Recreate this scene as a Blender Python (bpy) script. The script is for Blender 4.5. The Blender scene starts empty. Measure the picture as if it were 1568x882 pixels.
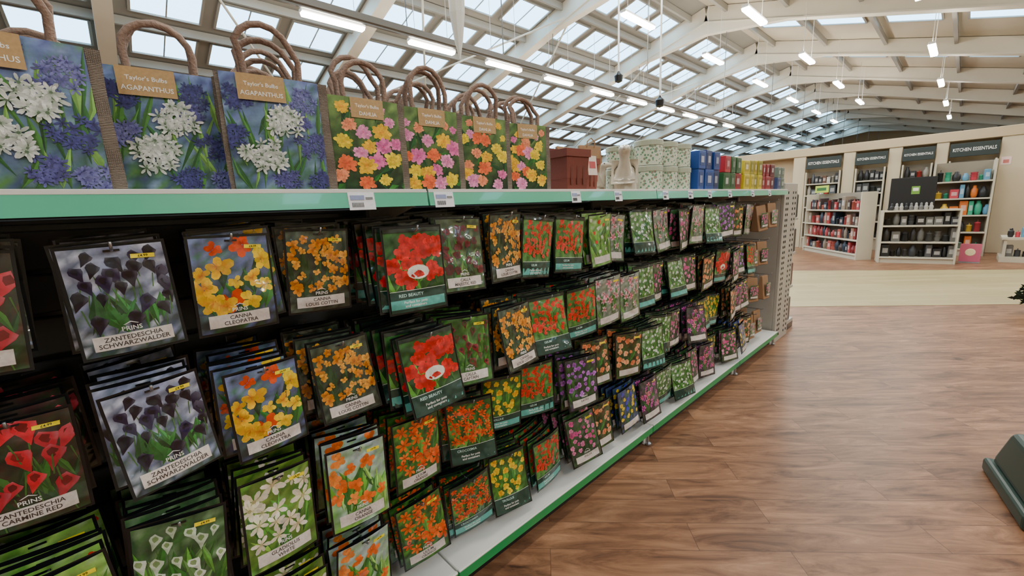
import bpy, bmesh, math, random
from mathutils import Vector, Matrix
R = random.Random(11)
H = 1.38
D = bpy.data
scene = bpy.context.scene

# ------------------------------------------------------------------ helpers
def hx(s, k=1.0):
    s = s.lstrip('#')
    o = []
    for i in (0, 2, 4):
        c = int(s[i:i+2], 16)/255
        c = c/12.92 if c <= .04045 else ((c+.055)/1.055)**2.4
        o.append(c*k)
    return (o[0], o[1], o[2], 1)
def mixc(a, b, t): return tuple(a[i]*(1-t)+b[i]*t for i in range(3))+(1,)
def shade(c, k): return (c[0]*k, c[1]*k, c[2]*k, 1)
def T(x, y, z): return Matrix.Translation((x, y, z))
def RZ(d): return Matrix.Rotation(math.radians(d), 4, 'Z')
def RX(d): return Matrix.Rotation(math.radians(d), 4, 'X')
def RY(d): return Matrix.Rotation(math.radians(d), 4, 'Y')
def SC(a,b=None,c=None): return Matrix.Diagonal((a,b or a,c or a,1))

class MB:
    def __init__(s): s.v=[]; s.f=[]; s.c=[]; s.m=[]; s.s=[]
    def add(s, geo, col=(.8,.8,.8,1), mat=0, M=None, smooth=False):
        vs, fs = geo[0], geo[1]
        b = len(s.v)
        if M is None: s.v.extend([tuple(v) for v in vs])
        else: s.v.extend([tuple(M @ Vector(v)) for v in vs])
        s.f.extend([tuple(i+b for i in f) for f in fs])
        if len(geo) > 2 and geo[2] is not None: s.c.extend(geo[2])
        else: s.c.extend([col]*len(vs))
        s.m.extend([mat]*len(fs)); s.s.extend([smooth]*len(fs))
        return s
    def obj(s, name, mats, parent=None, M=None):
        me = D.meshes.new(name); me.from_pydata(s.v, [], s.f)
        for m in mats: me.materials.append(m)
        me.polygons.foreach_set('material_index', s.m)
        me.polygons.foreach_set('use_smooth', s.s)
        a = me.color_attributes.new('Col', 'FLOAT_COLOR', 'POINT')
        flat = [x for c in s.c for x in c]
        a.data.foreach_set('color', flat)
        me.update()
        o = D.objects.new(name, me); scene.collection.objects.link(o)
        if parent: o.parent = parent
        if M is not None: o.matrix_world = M
        return o

_bb = {}
def bbox(sx, sy, sz, bev=0.0, seg=1):
    """box centred in x,y ; z from 0 to sz, bevelled"""
    key=(round(sx,4),round(sy,4),round(sz,4),bev,seg)
    if key in _bb: return _bb[key]
    bm = bmesh.new(); bmesh.ops.create_cube(bm, size=1)
    for v in bm.verts: v.co = Vector((v.co.x*sx, v.co.y*sy, (v.co.z+.5)*sz))
    if bev > 0: bmesh.ops.bevel(bm, geom=bm.edges[:], offset=bev, segments=seg, affect='EDGES', profile=.5)
    bm.verts.index_update()
    g = ([tuple(v.co) for v in bm.verts], [tuple(v.index for v in f.verts) for f in bm.faces])
    bm.free(); _bb[key]=g
    return g
def box2(x0, x1, y0, y1, z0, z1, bev=0, seg=1):
    g = bbox(x1-x0, y1-y0, z1-z0, bev, seg)
    return ([(v[0]+(x0+x1)/2, v[1]+(y0+y1)/2, v[2]+z0) for v in g[0]], g[1])
def tube(path, r, n=8, closed=False):
    P=[Vector(p) for p in path]; vs=[]; fs=[]
    prev=None
    for i,p in enumerate(P):
        a = P[max(i-1,0)]; b = P[min(i+1,len(P)-1)]
        t=(b-a).normalized()
        if prev is None:
            up = Vector((0,0,1)) if abs(t.z)<.9 else Vector((1,0,0))
            u=t.cross(up).normalized()
        else:
            u=(prev-t*prev.dot(t)).normalized()
        prev=u; w=t.cross(u)
        rr = r[i] if isinstance(r,(list,tuple)) else r
        for k in range(n):
            an=2*math.pi*k/n
            vs.append(tuple(p+u*math.cos(an)*rr+w*math.sin(an)*rr))
    for i in range(len(P)-1):
        for k in range(n):
            fs.append((i*n+k, i*n+(k+1)%n, (i+1)*n+(k+1)%n, (i+1)*n+k))
    fs.append(tuple(range(n))[::-1]); fs.append(tuple((len(P)-1)*n+k for k in range(n)))
    return vs, fs
def lathe(prof, n=20):
    vs=[]; fs=[]
    for (r,z) in prof:
        for k in range(n):
            a=2*math.pi*k/n; vs.append((r*math.cos(a), r*math.sin(a), z))
    for i in range(len(prof)-1):
        for k in range(n):
            fs.append((i*n+k, i*n+(k+1)%n, (i+1)*n+(k+1)%n, (i+1)*n+k))
    fs.append(tuple(range(n))[::-1]); fs.append(tuple((len(prof)-1)*n+k for k in range(n)))
    return vs, fs
def beam(p0, p1, w, h):
    """rectangular bar from p0 to p1"""
    p0=Vector(p0); p1=Vector(p1); t=(p1-p0).normalized()
    side = t.cross(Vector((0,0,1)))
    if side.length < .01: side = Vector((1,0,0))
    side.normalize(); up = side.cross(t).normalized()
    vs=[]
    for p in (p0,p1):
        for a,b in ((-1,-1),(1,-1),(1,1),(-1,1)): vs.append(tuple(p+side*a*w/2+up*b*h/2))
    return vs, [(0,3,2,1),(4,5,6,7),(0,1,5,4),(1,2,6,5),(2,3,7,6),(3,0,4,7)]

_tx = {}
def text_geo(s, size, bold=False):
    k=(s,size)
    if k in _tx: return _tx[k]
    cu=D.curves.new('t','FONT'); cu.body=s; cu.size=size; cu.align_x='CENTER'; cu.resolution_u=2
    cu.offset = size*.012
    ob=D.objects.new('t',cu); scene.collection.objects.link(ob)
    bpy.context.view_layer.update()
    dg=bpy.context.evaluated_depsgraph_get()
    e=ob.evaluated_get(dg); me=e.to_mesh()
    g=([tuple(v.co) for v in me.vertices],[tuple(p.vertices) for p in me.polygons])
    e.to_mesh_clear(); D.objects.remove(ob); D.curves.remove(cu)
    _tx[k]=g
    return g

# ------------------------------------------------------------------ materials
def newmat(name):
    m=D.materials.new(name); m.use_nodes=True
    nt=m.node_tree; b=nt.nodes['Principled BSDF']
    return m, nt, b
def simple(name, col, rough=.5, metal=0, coat=0, noise=0, nscale=20, bump=0, spec=.5):
    m,nt,b=newmat(name)
    b.inputs['Base Color'].default_value=col
    b.inputs['Roughness'].default_value=rough; b.inputs['Metallic'].default_value=metal
    b.inputs['Coat Weight'].default_value=coat
    b.inputs['Specular IOR Level'].default_value=spec
    tc=nt.nodes.new('ShaderNodeTexCoord')
    n=nt.nodes.new('ShaderNodeTexNoise'); n.inputs['Scale'].default_value=nscale; n.inputs['Detail'].default_value=5
    nt.links.new(tc.outputs['Object'], n.inputs['Vector'])
    if noise>0:
        mx=nt.nodes.new('ShaderNodeMix'); mx.data_type='RGBA'
        mx.inputs['A'].default_value=shade(col,1-noise); mx.inputs['B'].default_value=shade(col,1+noise)
        nt.links.new(n.outputs['Fac'], mx.inputs['Factor']); nt.links.new(mx.outputs['Result'], b.inputs['Base Color'])
    if bump>0:
        bp=nt.nodes.new('ShaderNodeBump'); bp.inputs['Strength'].default_value=bump; bp.inputs['Distance'].default_value=.01
        nt.links.new(n.outputs['Fac'], bp.inputs['Height']); nt.links.new(bp.outputs['Normal'], b.inputs['Normal'])
    return m
def attrmat(name, rough=.4, coat=0, nz=.08, spec=.5, crinkle=0, gain=1.0):
    m,nt,b=newmat(name)
    a=nt.nodes.new('ShaderNodeAttribute'); a.attribute_name='Col'
    tc=nt.nodes.new('ShaderNodeTexCoord')
    n=nt.nodes.new('ShaderNodeTexNoise'); n.inputs['Scale'].default_value=160; n.inputs['Detail'].default_value=3
    nt.links.new(tc.outputs['Object'], n.inputs['Vector'])
    mr=nt.nodes.new('ShaderNodeMapRange'); mr.inputs['To Min'].default_value=gain*(1-nz*3); mr.inputs['To Max'].default_value=gain*(1+nz*3)
    nt.links.new(n.outputs['Fac'], mr.inputs['Value'])
    mx=nt.nodes.new('ShaderNodeVectorMath'); mx.operation='SCALE'
    nt.links.new(a.outputs['Color'], mx.inputs[0]); nt.links.new(mr.outputs['Result'], mx.inputs['Scale'])
    nt.links.new(mx.outputs['Vector'], b.inputs['Base Color'])
    b.inputs['Roughness'].default_value=rough; b.inputs['Coat Weight'].default_value=coat
    b.inputs['Coat Roughness'].default_value=.09; b.inputs['Specular IOR Level'].default_value=spec
    if crinkle:
        n2=nt.nodes.new('ShaderNodeTexNoise'); n2.inputs['Scale'].default_value=11; n2.inputs['Detail'].default_value=2
        nt.links.new(tc.outputs['Object'], n2.inputs['Vector'])
        bp=nt.nodes.new('ShaderNodeBump'); bp.inputs['Strength'].default_value=crinkle; bp.inputs['Distance'].default_value=.03
        nt.links.new(n2.outputs['Fac'], bp.inputs['Height'])
        nt.links.new(bp.outputs['Normal'], b.inputs['Coat Normal']); nt.links.new(bp.outputs['Normal'], b.inputs['Normal'])
    return m
def emis(name, col, strength):
    m,nt,b=newmat(name)
    b.inputs['Base Color'].default_value=col
    b.inputs['Emission Color'].default_value=col; b.inputs['Emission Strength'].default_value=strength
    return m

M_PRINT=attrmat('glossy_printed_card', .4, 1.0, .08, spec=.35, crinkle=1.0)
M_BAGPR=attrmat('printed_bag_panel', .5, .1, .08, spec=.3)
M_ATTR=attrmat('painted_goods', .45, .1, .05)
M_MATTE=attrmat('matte_goods', .7, 0, .06)
M_WHITE=simple('white_powdercoat', hx('dedcd6'), .4, noise=.03, nscale=6)
M_BLACK=simple('black_plastic', hx('141517'), .25, noise=.1)
M_SLAT=simple('grey_slat_panel', hx('565a61'), .5, noise=.12, nscale=9)
M_METAL=simple('zinc_wire', hx('a8a8ac'), .3, metal=.9)
M_CREAMMETAL=simple('perforated_upright', hx('aea89c'), .45, noise=.05)

def jute():
    m,nt,b=newmat('jute_weave')
    tc=nt.nodes.new('ShaderNodeTexCoord')
    outs=[]
    for d in ('X','Y','Z'):
        w=nt.nodes.new('ShaderNodeTexWave'); w.bands_direction=d; w.inputs['Scale'].default_value=110
        w.inputs['Distortion'].default_value=2.5; w.inputs['Detail'].default_value=2
        nt.links.new(tc.outputs['Object'], w.inputs['Vector']); outs.append(w.outputs['Fac'])
    m0=nt.nodes.new('ShaderNodeMath'); m0.operation='MAXIMUM'
    nt.links.new(outs[0],m0.inputs[0]); nt.links.new(outs[1],m0.inputs[1])
    mu=nt.nodes.new('ShaderNodeMath'); mu.operation='MULTIPLY'
    nt.links.new(m0.outputs[0],mu.inputs[0]); nt.links.new(outs[2],mu.inputs[1])
    cr=nt.nodes.new('ShaderNodeValToRGB')
    cr.color_ramp.elements[0].color=hx('62564c'); cr.color_ramp.elements[1].color=hx('a99a88')
    nt.links.new(mu.outputs[0],cr.inputs['Fac']); nt.links.new(cr.outputs['Color'],b.inputs['Base Color'])
    bp=nt.nodes.new('ShaderNodeBump'); bp.inputs['Strength'].default_value=.8; bp.inputs['Distance'].default_value=.003
    nt.links.new(mu.outputs[0],bp.inputs['Height']); nt.links.new(bp.outputs['Normal'],b.inputs['Normal'])
    b.inputs['Roughness'].default_value=.9
    return m
M_JUTE=jute()
M_ROPE=simple('brown_rope', hx('8c7262'), .8, noise=.35, nscale=180, bump=.5)
M_KRAFT=simple('kraft_paper', hx('946f4d'), .75, noise=.12, nscale=30)

def green_strip():
    m,nt,b=newmat('green_price_strip')
    tc=nt.nodes.new('ShaderNodeTexCoord'); n=nt.nodes.new('ShaderNodeTexNoise'); n.inputs['Scale'].default_value=1.5
    nt.links.new(tc.outputs['Object'],n.inputs['Vector'])
    cr=nt.nodes.new('ShaderNodeValToRGB'); cr.color_ramp.elements[0].color=hx('40a880'); cr.color_ramp.elements[1].color=hx('66c4a4')
    nt.links.new(n.outputs['Fac'],cr.inputs['Fac']); nt.links.new(cr.outputs['Color'],b.inputs['Base Color'])
    b.inputs['Roughness'].default_value=.22; b.inputs['Coat Weight'].default_value=.5
    return m
M_GREEN=green_strip()
M_GREEN2=simple('green_kick_strip', hx('1e9450'), .35, noise=.08)

def wood_floor():
    m,nt,b=newmat('wood_laminate')
    L=nt.links.new
    tc=nt.nodes.new('ShaderNodeTexCoord')
    mp=nt.nodes.new('ShaderNodeMapping'); mp.inputs['Rotation'].default_value=(0,0,math.radians(47))
    L(tc.outputs['Object'],mp.inputs['Vector'])
    br=nt.nodes.new('ShaderNodeTexBrick'); br.offset=.37; br.inputs['Scale'].default_value=1
    br.inputs['Brick Width'].default_value=.95; br.inputs['Row Height'].default_value=.15
    br.inputs['Mortar Size'].default_value=.0010; br.inputs['Mortar Smooth'].default_value=0
    br.inputs['Color1'].default_value=(0,0,0,1); br.inputs['Color2'].default_value=(1,1,1,1); br.inputs['Mortar'].default_value=(.5,.5,.5,1)
    L(mp.outputs['Vector'],br.inputs['Vector'])
    sc=nt.nodes.new('ShaderNodeVectorMath'); sc.operation='MULTIPLY'; sc.inputs[1].default_value=(1.3,7.0,1)
    L(mp.outputs['Vector'],sc.inputs[0])
    ad=nt.nodes.new('ShaderNodeVectorMath'); ad.operation='ADD'
    s2=nt.nodes.new('ShaderNodeVectorMath'); s2.operation='SCALE'; s2.inputs['Scale'].default_value=17
    L(br.outputs['Color'],s2.inputs[0]); L(sc.outputs['Vector'],ad.inputs[0]); L(s2.outputs['Vector'],ad.inputs[1])
    n=nt.nodes.new('ShaderNodeTexNoise'); n.inputs['Scale'].default_value=1.9; n.inputs['Detail'].default_value=10; n.inputs['Roughness'].default_value=.7; n.inputs['Distortion'].default_value=1.0
    L(ad.outputs['Vector'],n.inputs['Vector'])
    cr=nt.nodes.new('ShaderNodeValToRGB'); e=cr.color_ramp.elements
    e[0].position=.28; e[0].color=hx('402a1e'); e[1].position=.72; e[1].color=hx('b38766')
    x=e.new(.42); x.color=hx('755038'); x=e.new(.55); x.color=hx('93694c')
    L(n.outputs['Fac'],cr.inputs['Fac'])
    hs=nt.nodes.new('ShaderNodeHueSaturation')
    mr=nt.nodes.new('ShaderNodeMapRange'); mr.inputs['To Min'].default_value=.86; mr.inputs['To Max'].default_value=1.12
    L(br.outputs['Color'],mr.inputs['Value']); L(mr.outputs['Result'],hs.inputs['Value']); L(cr.outputs['Color'],hs.inputs['Color'])
    mx=nt.nodes.new('ShaderNodeMix'); mx.data_type='RGBA'; mx.inputs['B'].default_value=hx('4a3022')
    L(br.outputs['Fac'],mx.inputs['Factor']); L(hs.outputs['Color'],mx.inputs['A'])
    L(mx.outputs['Result'],b.inputs['Base Color'])
    b.inputs['Roughness'].default_value=.38; b.inputs['Specular IOR Level'].default_value=.45
    return m
M_FLOOR=wood_floor()
def pale_floor():
    m,nt,b=newmat('pale_oak_floor'); L=nt.links.new
    tc=nt.nodes.new('ShaderNodeTexCoord'); mp=nt.nodes.new('ShaderNodeMapping'); mp.inputs['Rotation'].default_value=(0,0,math.radians(49))
    L(tc.outputs['Object'],mp.inputs['Vector'])
    br=nt.nodes.new('ShaderNodeTexBrick'); br.inputs['Scale'].default_value=1; br.inputs['Brick Width'].default_value=1.0; br.inputs['Row Height'].default_value=.15
    br.inputs['Mortar Size'].default_value=.003
    br.inputs['Color1'].default_value=hx('a29163'); br.inputs['Color2'].default_value=hx('b2a275'); br.inputs['Mortar'].default_value=hx('8d7e58')
    L(mp.outputs['Vector'],br.inputs['Vector']); L(br.outputs['Color'],b.inputs['Base Color'])
    b.inputs['Roughness'].default_value=.4
    return m
M_PALE=pale_floor()
M_WALL=simple('cream_wall', hx('bba98a'), .7, noise=.04, nscale=3)
M_WALL2=simple('cream_pilaster', hx('c8b99c'), .6, noise=.04, nscale=4)
M_ROOFL=simple('roof_liner_grey', hx('85827b'), .8, noise=.1, nscale=1.5)
M_ROOFR=simple('roof_liner_cream', hx('b8b09c'), .8, noise=.06, nscale=1.5)
M_BEAM=simple('cream_portal_beam', hx('d2ccbc'), .55, noise=.06, nscale=3)
M_PURL=simple('grey_purlin', hx('8f8d86'), .6, noise=.08, nscale=3)
M_SKY=emis('daylight_roof_pane', (.38,.71,1,1), 6.0)
M_TUBE=emis('fluorescent_tube', (1,.93,.82,1), 115)
M_UPFILL=emis('added_roof_fill_glow', (1,.93,.82,1), 50)  # added glow, not a tube: brightens the roof liner from below

# ------------------------------------------------------------------ room shell
ob=MB().add(box2(-6,42,-5.8,16,-.1,0)).obj('floor',[M_FLOOR])
A=Vector((6.17,1.33,0)); B=Vector((7.74,-.61,0)); C=Vector((11.06,-.8,0)); E=Vector((9.36,1.91,0))
d1=(B-A).normalized(); d2=(C-E).normalized()
pts=[A-d1*7, B+d1*6, C+d2*5, E-d2*5]
vs=[(p.x,p.y,.001) for p in pts]+[(p.x,p.y,.004) for p in pts]
MB().add((vs,[(4,7,6,5)[::-1],(0,1,5,4),(1,2,6,5),(2,3,7,6),(3,0,4,7)])).obj('trim_1',[M_PALE])

RY0,RZ0,SL = 5.1, 4.95+H, .27
def roofz(y): return RZ0-SL*abs(y-RY0)
YL,YR=16.0,-5.8
mb=MB()
for mi,(ya,yb) in enumerate(((RY0,YL),(YR,RY0))):
    za,zb=roofz(ya),roofz(yb)
    vs=[(-6,ya,za),(42,ya,za),(42,yb,zb),(-6,yb,zb),(-6,ya,za+.12),(42,ya,za+.12),(42,yb,zb+.12),(-6,yb,zb+.12)]
    mb.add((vs,[(0,1,2,3),(4,7,6,5),(0,4,5,1),(1,5,6,2),(2,6,7,3),(3,7,4,0)]), mat=mi)
mb.obj('ceiling',[M_ROOFL,M_ROOFR])
MB().add(box2(-6,42,YL,YL+.2,0,roofz(YL)+.1)).obj('wall_left',[M_WALL])
MB().add(box2(-6,42,YR-.2,YR,0,roofz(YR)+.1)).obj('wall_right',[M_WALL])
for nm,xx in (('wall_rear',-6.2),('wall_end',42)):
    vs=[]
    for x in (xx,xx+.2):
        vs+=[(x,YR,0),(x,YL,0),(x,YL,roofz(YL)),(x,RY0,RZ0),(x,YR,roofz(YR))]
    MB().add((vs,[(0,1,2,3,4)[::-1],(5,6,7,8,9),(0,1,6,5),(1,2,7,6),(2,3,8,7),(3,4,9,8),(4,0,5,9)])).obj(nm,[M_WALL])

frames=[-3.5+3.9*k for k in range(12)]
mb=MB()
for x in frames:
    dp=.36
    for (ye) in (YL,YR):
        s=1 if ye>RY0 else -1
        y1=ye-.05*s
        mb.add(beam((x,RY0-.0*s,RZ0-dp/2-.02),(x,y1,roofz(y1)-dp/2-.02),.18,dp))
        mb.add(beam((x,RY0-.0*s,RZ0-dp-.03),(x,y1,roofz(y1)-dp-.03),.24,.03))
        z0=RZ0-dp-.02
        yy=RY0+s*2.2
        vs=[(x-.09,RY0,z0+.02),(x-.09,RY0,z0-.3),(x-.09,yy,roofz(yy)-dp),(x+.09,RY0,z0+.02),(x+.09,RY0,z0-.3),(x+.09,yy,roofz(yy)-dp)]
        mb.add((vs,[(0,1,2),(3,5,4),(0,3,4,1),(1,4,5,2),(2,5,3,0)]))
        mb.add(box2(x-.14,x+.14,y1-.15 if s>0 else y1-.05,y1+.05 if s>0 else y1+.15,0,roofz(y1)-.3))
mb.obj('roof_portal_frames',[M_BEAM])
mb=MB()
yl=[RY0+.4+1.18*k for k in range(9)]
for y in yl: mb.add(beam((-6,y,roofz(y)-.09),(42,y,roofz(y)-.09),.06,.14))
for k in range(8):
    y=RY0-.5-1.35*k
    mb.add(beam((-6,y,roofz(y)-.1),(42,y,roofz(y)-.1),.07,.14))
mb.obj('roof_purlins',[M_PURL])
def pane(mb, x0,x1,y0,y1):
    z0,z1=roofz(y0)-.02,roofz(y1)-.02
    vs=[(x0,y0,z0),(x1,y0,z0),(x1,y1,z1),(x0,y1,z1)]
    mb.add((vs,[(0,1,2,3)]),mat=0)
    for a,b in ((0,1),(1,2),(2,3),(3,0)):
        mb.add(beam(vs[a],vs[b],.04,.05),mat=1)
    if x1-x0>.8:
        xm=(x0+x1)/2
        mb.add(beam((xm,y0,z0),(xm,y1,z1),.02,.03),mat=1)
mb=MB()
for x in frames[:-1]:
    for off,w in ((.35,.98),(1.55,.98),(2.75,.98)):
        for k in range(8):
            pane(mb,x+off,x+off+w,yl[k]+.26,yl[k]+.96)
mb.obj('window_1',[M_SKY,M_PURL])
mb=MB()
for x in frames[:-1]:
    for k in range(7):
        y0=RY0-.5-1.35*k-.2; y1=y0-.95
        pane(mb,x+1.5,x+2.1,y1,y0)
mb.obj('window_2',[M_SKY,M_PURL])

mb=MB()
mb.add(beam((-6,4.6,H+2.08),(40,4.6,H+2.08),.045,.065))
mb.add(beam((-6,7.05,H+3.12),(40,7.05,H+3.12),.05,.06))
for x in frames:
    mb.add(tube([(x,4.6,H+2.1),(x,4.6,roofz(4.6)-.34)],.008,6))
    mb.add(tube([(x,7.05,H+3.1),(x,7.05,roofz(7.05)-.34)],.008,6))
mb.obj('ceiling_cable_trunking',[simple('dark_trunking',hx('5f5d58'),.5)])
mb=MB()
for k,x in enumerate(frames[:6]):
    mb.add(tube([(x+.1,RY0+1.5,roofz(RY0+1.5)-.32),(x+3.8,YL-3.4,roofz(YL-3.4)-.32)],.022,8))
    if k%2==0: mb.add(tube([(x+3.8,RY0+1.5,roofz(RY0+1.5)-.36),(x+.1,YL-3.4,roofz(YL-3.4)-.36)],.022,8))
mb.obj('roof_bracing_rods',[M_BEAM])
def lamp(x,y,z,L=1.1):
    mb=MB()
    mb.add(box2(-L/2,L/2,-.05,.05,.02,.07,.008))
    mb.add(([(-L/2+.02,-.06,.02),(L/2-.02,-.06,.02),(L/2-.02,.06,.02),(-L/2+.02,.06,.02),
             (-L/2+.03,-.05,-.02),(L/2-.03,-.05,-.02),(L/2-.03,.05,-.02),(-L/2+.03,.05,-.02)],
            [(4,5,6,7),(0,1,5,4),(1,2,6,5),(2,3,7,6),(3,0,4,7)]),mat=1)
    mb.add(([(-L/2+.04,-.035,.0715),(L/2-.04,-.035,.0715),(L/2-.04,.035,.0715),(-L/2+.04,.035,.0715)],[(0,1,2,3)]),mat=2)  # added upward-glowing strip on the housing, fill for the roof
    top=roofz(y)-z
    for s in (-.35,.35): mb.add(tube([(s*L,0,.06),(s*L,0,top-.03)],.005,5))
    mb.obj('pendant_batten_light',[M_WHITE,M_TUBE,M_UPFILL],M=T(x,y,z))
for k in range(12): lamp(-.6+1.8*k,7.05,H+3.0,1.0)
for k in range(8): lamp(.85+3.5*k,4.6,H+3.4,1.1)
for k in range(6): lamp(-2+3.55*k+3.55,2.83,H+3.2-.1,1.0)
for k in range(7): lamp(.9+4*k,.78,H+2.85,1.0)
for k in range(6): lamp(-2+3.2*k,-2.4,H+2.2,1.1)  # added row out of view, fills the shelf fronts with light

# ------------------------------------------------------------------ gondola
GX0,GX1=-1.7,4.42
YF=1.10; YB=1.50; ZT=H+.067
joints=[-2.05,-.68,.69,2.06,3.43]
mb=MB()
for a,b in ((GX0,-.683),(-.677,.687),(.693,2.057),(2.063,3.427),(3.433,GX1)):
    mb.add(box2(a,b,YF,YB+.0,ZT-.03,ZT,.003),mat=0)
    mb.add(box2(a,b,YB+.04,YB+.44,ZT-.03,ZT,.003),mat=0)
    mb.add(box2(a,b,YF,YB,.10,.13,.003),mat=0)
    mb.add(box2(a,b,YB+.04,YB+.44,.10,.13,.003),mat=0)
    zt=ZT+.002; zb=ZT-.044
    vs=[(a,YF-.004,zt),(b,YF-.004,zt),(b,YF-.012,zb),(a,YF-.012,zb),(a,YF,zt),(b,YF,zt),(b,YF,zb),(a,YF,zb)]
    mb.add((vs,[(0,3,2,1),(4,5,6,7),(0,1,5,4),(3,7,6,2),(1,2,6,5),(0,4,7,3)]),mat=1)
    mb.add(box2(a,b,YF-.006,YF,ZT-.006,ZT+.004,.001),mat=0)
    mb.add(box2(a,b,YF-.012,YF,.086,.128,.003),mat=2)
    mb.add(box2(a,b,YF-.014,YF-.001,.126,.134,.002),mat=0)
mb.add(box2(GX0,GX1,YF+.04,YF+.06,.012,.1),mat=3)
mb.add(box2(GX0,GX1,YB+.38,YB+.4,.012,.1),mat=3)
z=.13
while z<ZT-.05:
    z1=min(z+.1,ZT-.035)
    mb.add(box2(GX0,GX1,YB,YB+.018,z+.004,z1-.004,.003),mat=4)
    z+=.105
mb.add(box2(GX0,GX1,YB+.018,YB+.04,.012,ZT),mat=3)
for j in joints[1:]+[GX1-.02]:
    mb.add(box2(j-.015,j+.015,YB-.006,YB+.03,0,ZT-.03),mat=5)
    mb.add(box2(j-.02,j+.02,YF+.03,YB+.4,0,.1,.004),mat=0)
    for s in (YF+.03,YF+.3,): mb.add(lathe([(.012,0),(.02,.004),(.02,.012),(.008,.02),(.008,.1)],10),mat=5,M=T(j,s-.01,0))
    vs=[(j-.003,YF+.02,ZT-.03),(j-.003,YB,ZT-.03),(j-.003,YB,ZT-.12),(j+.003,YF+.02,ZT-.03),(j+.003,YB,ZT-.03),(j+.003,YB,ZT-.12)]
    mb.add((vs,[(0,1,2),(3,5,4),(0,3,4,1),(1,4,5,2),(2,5,3,0)]),mat=0)
gond=mb.obj('display_gondola',[M_WHITE,M_GREEN,M_GREEN2,M_BLACK,M_SLAT,M_METAL])

mb=MB()
mb.add(box2(GX1+.03,4.86,YF+.02,YF+.05,0.0,ZT+.06,.004),mat=0)
mb.add(box2(GX1+.03,4.86,YB+.36,YB+.39,0.0,ZT+.06,.004),mat=0)
mb.add(box2(GX1+.03,GX1+.06,YF+.05,YB+.36,0.0,ZT+.04,.002),mat=0)
z=.06
while z<ZT:
    for xx in (GX1+.09,GX1+.14,4.72,4.8):
        mb.add(box2(xx-.008,xx+.008,YF+.016,YF+.022,z,z+.022),mat=1)
    z+=.05
mb.add(box2(4.46,5.2,YF+.05,YB+.36,.06,.1,.003),mat=0)
mb.add(box2(4.46,5.2,YF+.05,YB+.36,.0,.06,.0),mat=1)
for zz in (.45,.8,1.15):
    mb.add(box2(4.46,5.1,YF+.05,YB+.36,zz,zz+.025,.003),mat=0)
mb.obj('end_cap_shelf_unit',[M_CREAMMETAL,M_BLACK])
mb=MB(); RR=random.Random(5)
for zz in (.1,.475,.825,1.175):
    for yy in [YF+.10+.1*k for k in range(7)]:
        for xx in (4.92,5.0,5.06):
            hgt=RR.uniform(.2,.29); c=hx(RR.choice(['2b2f35','3c3433','1f2a26','55504a','5b2e33','6f675c']))
            mb.add(bbox(.07,.085,hgt,.008),c,M=T(xx,yy,zz)@RZ(RR.uniform(-6,6)))
            mb.add(bbox(.04,.05,.02,.004),shade(c,.5),M=T(xx,yy,zz+hgt))
mb.obj('end_cap_boxed_goods',[M_ATTR])

mb=MB()
for x,w in ((.485,.072),(.745,.07),(1.39,.06),(1.70,.06),(2.15,.06),(2.45,.06),(2.72,.05),(3.05,.06),(3.5,.06),(3.9,.06),(-.45,.07)):
    M=T(x,YF-.0135,ZT-.050)@RX(-9)
    mb.add(bbox(w,.0015,.046),hx('e6e6ea'),M=M)
    mb.add(box2(-w*.42,w*.1,-.0022,-.0008,.026,.038),hx('8a93b8'),M=M)
    for q in range(9): mb.add(box2(-w*.38+q*w*.05,-w*.38+q*w*.05+w*.02,-.0022,-.0008,.007,.019),hx('555555'),M=M)
    mb.add(box2(w*.15,w*.42,-.0022,-.0008,.027,.033),hx('777777'),M=M)
mb.obj('shelf_price_tickets',[M_ATTR])

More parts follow.
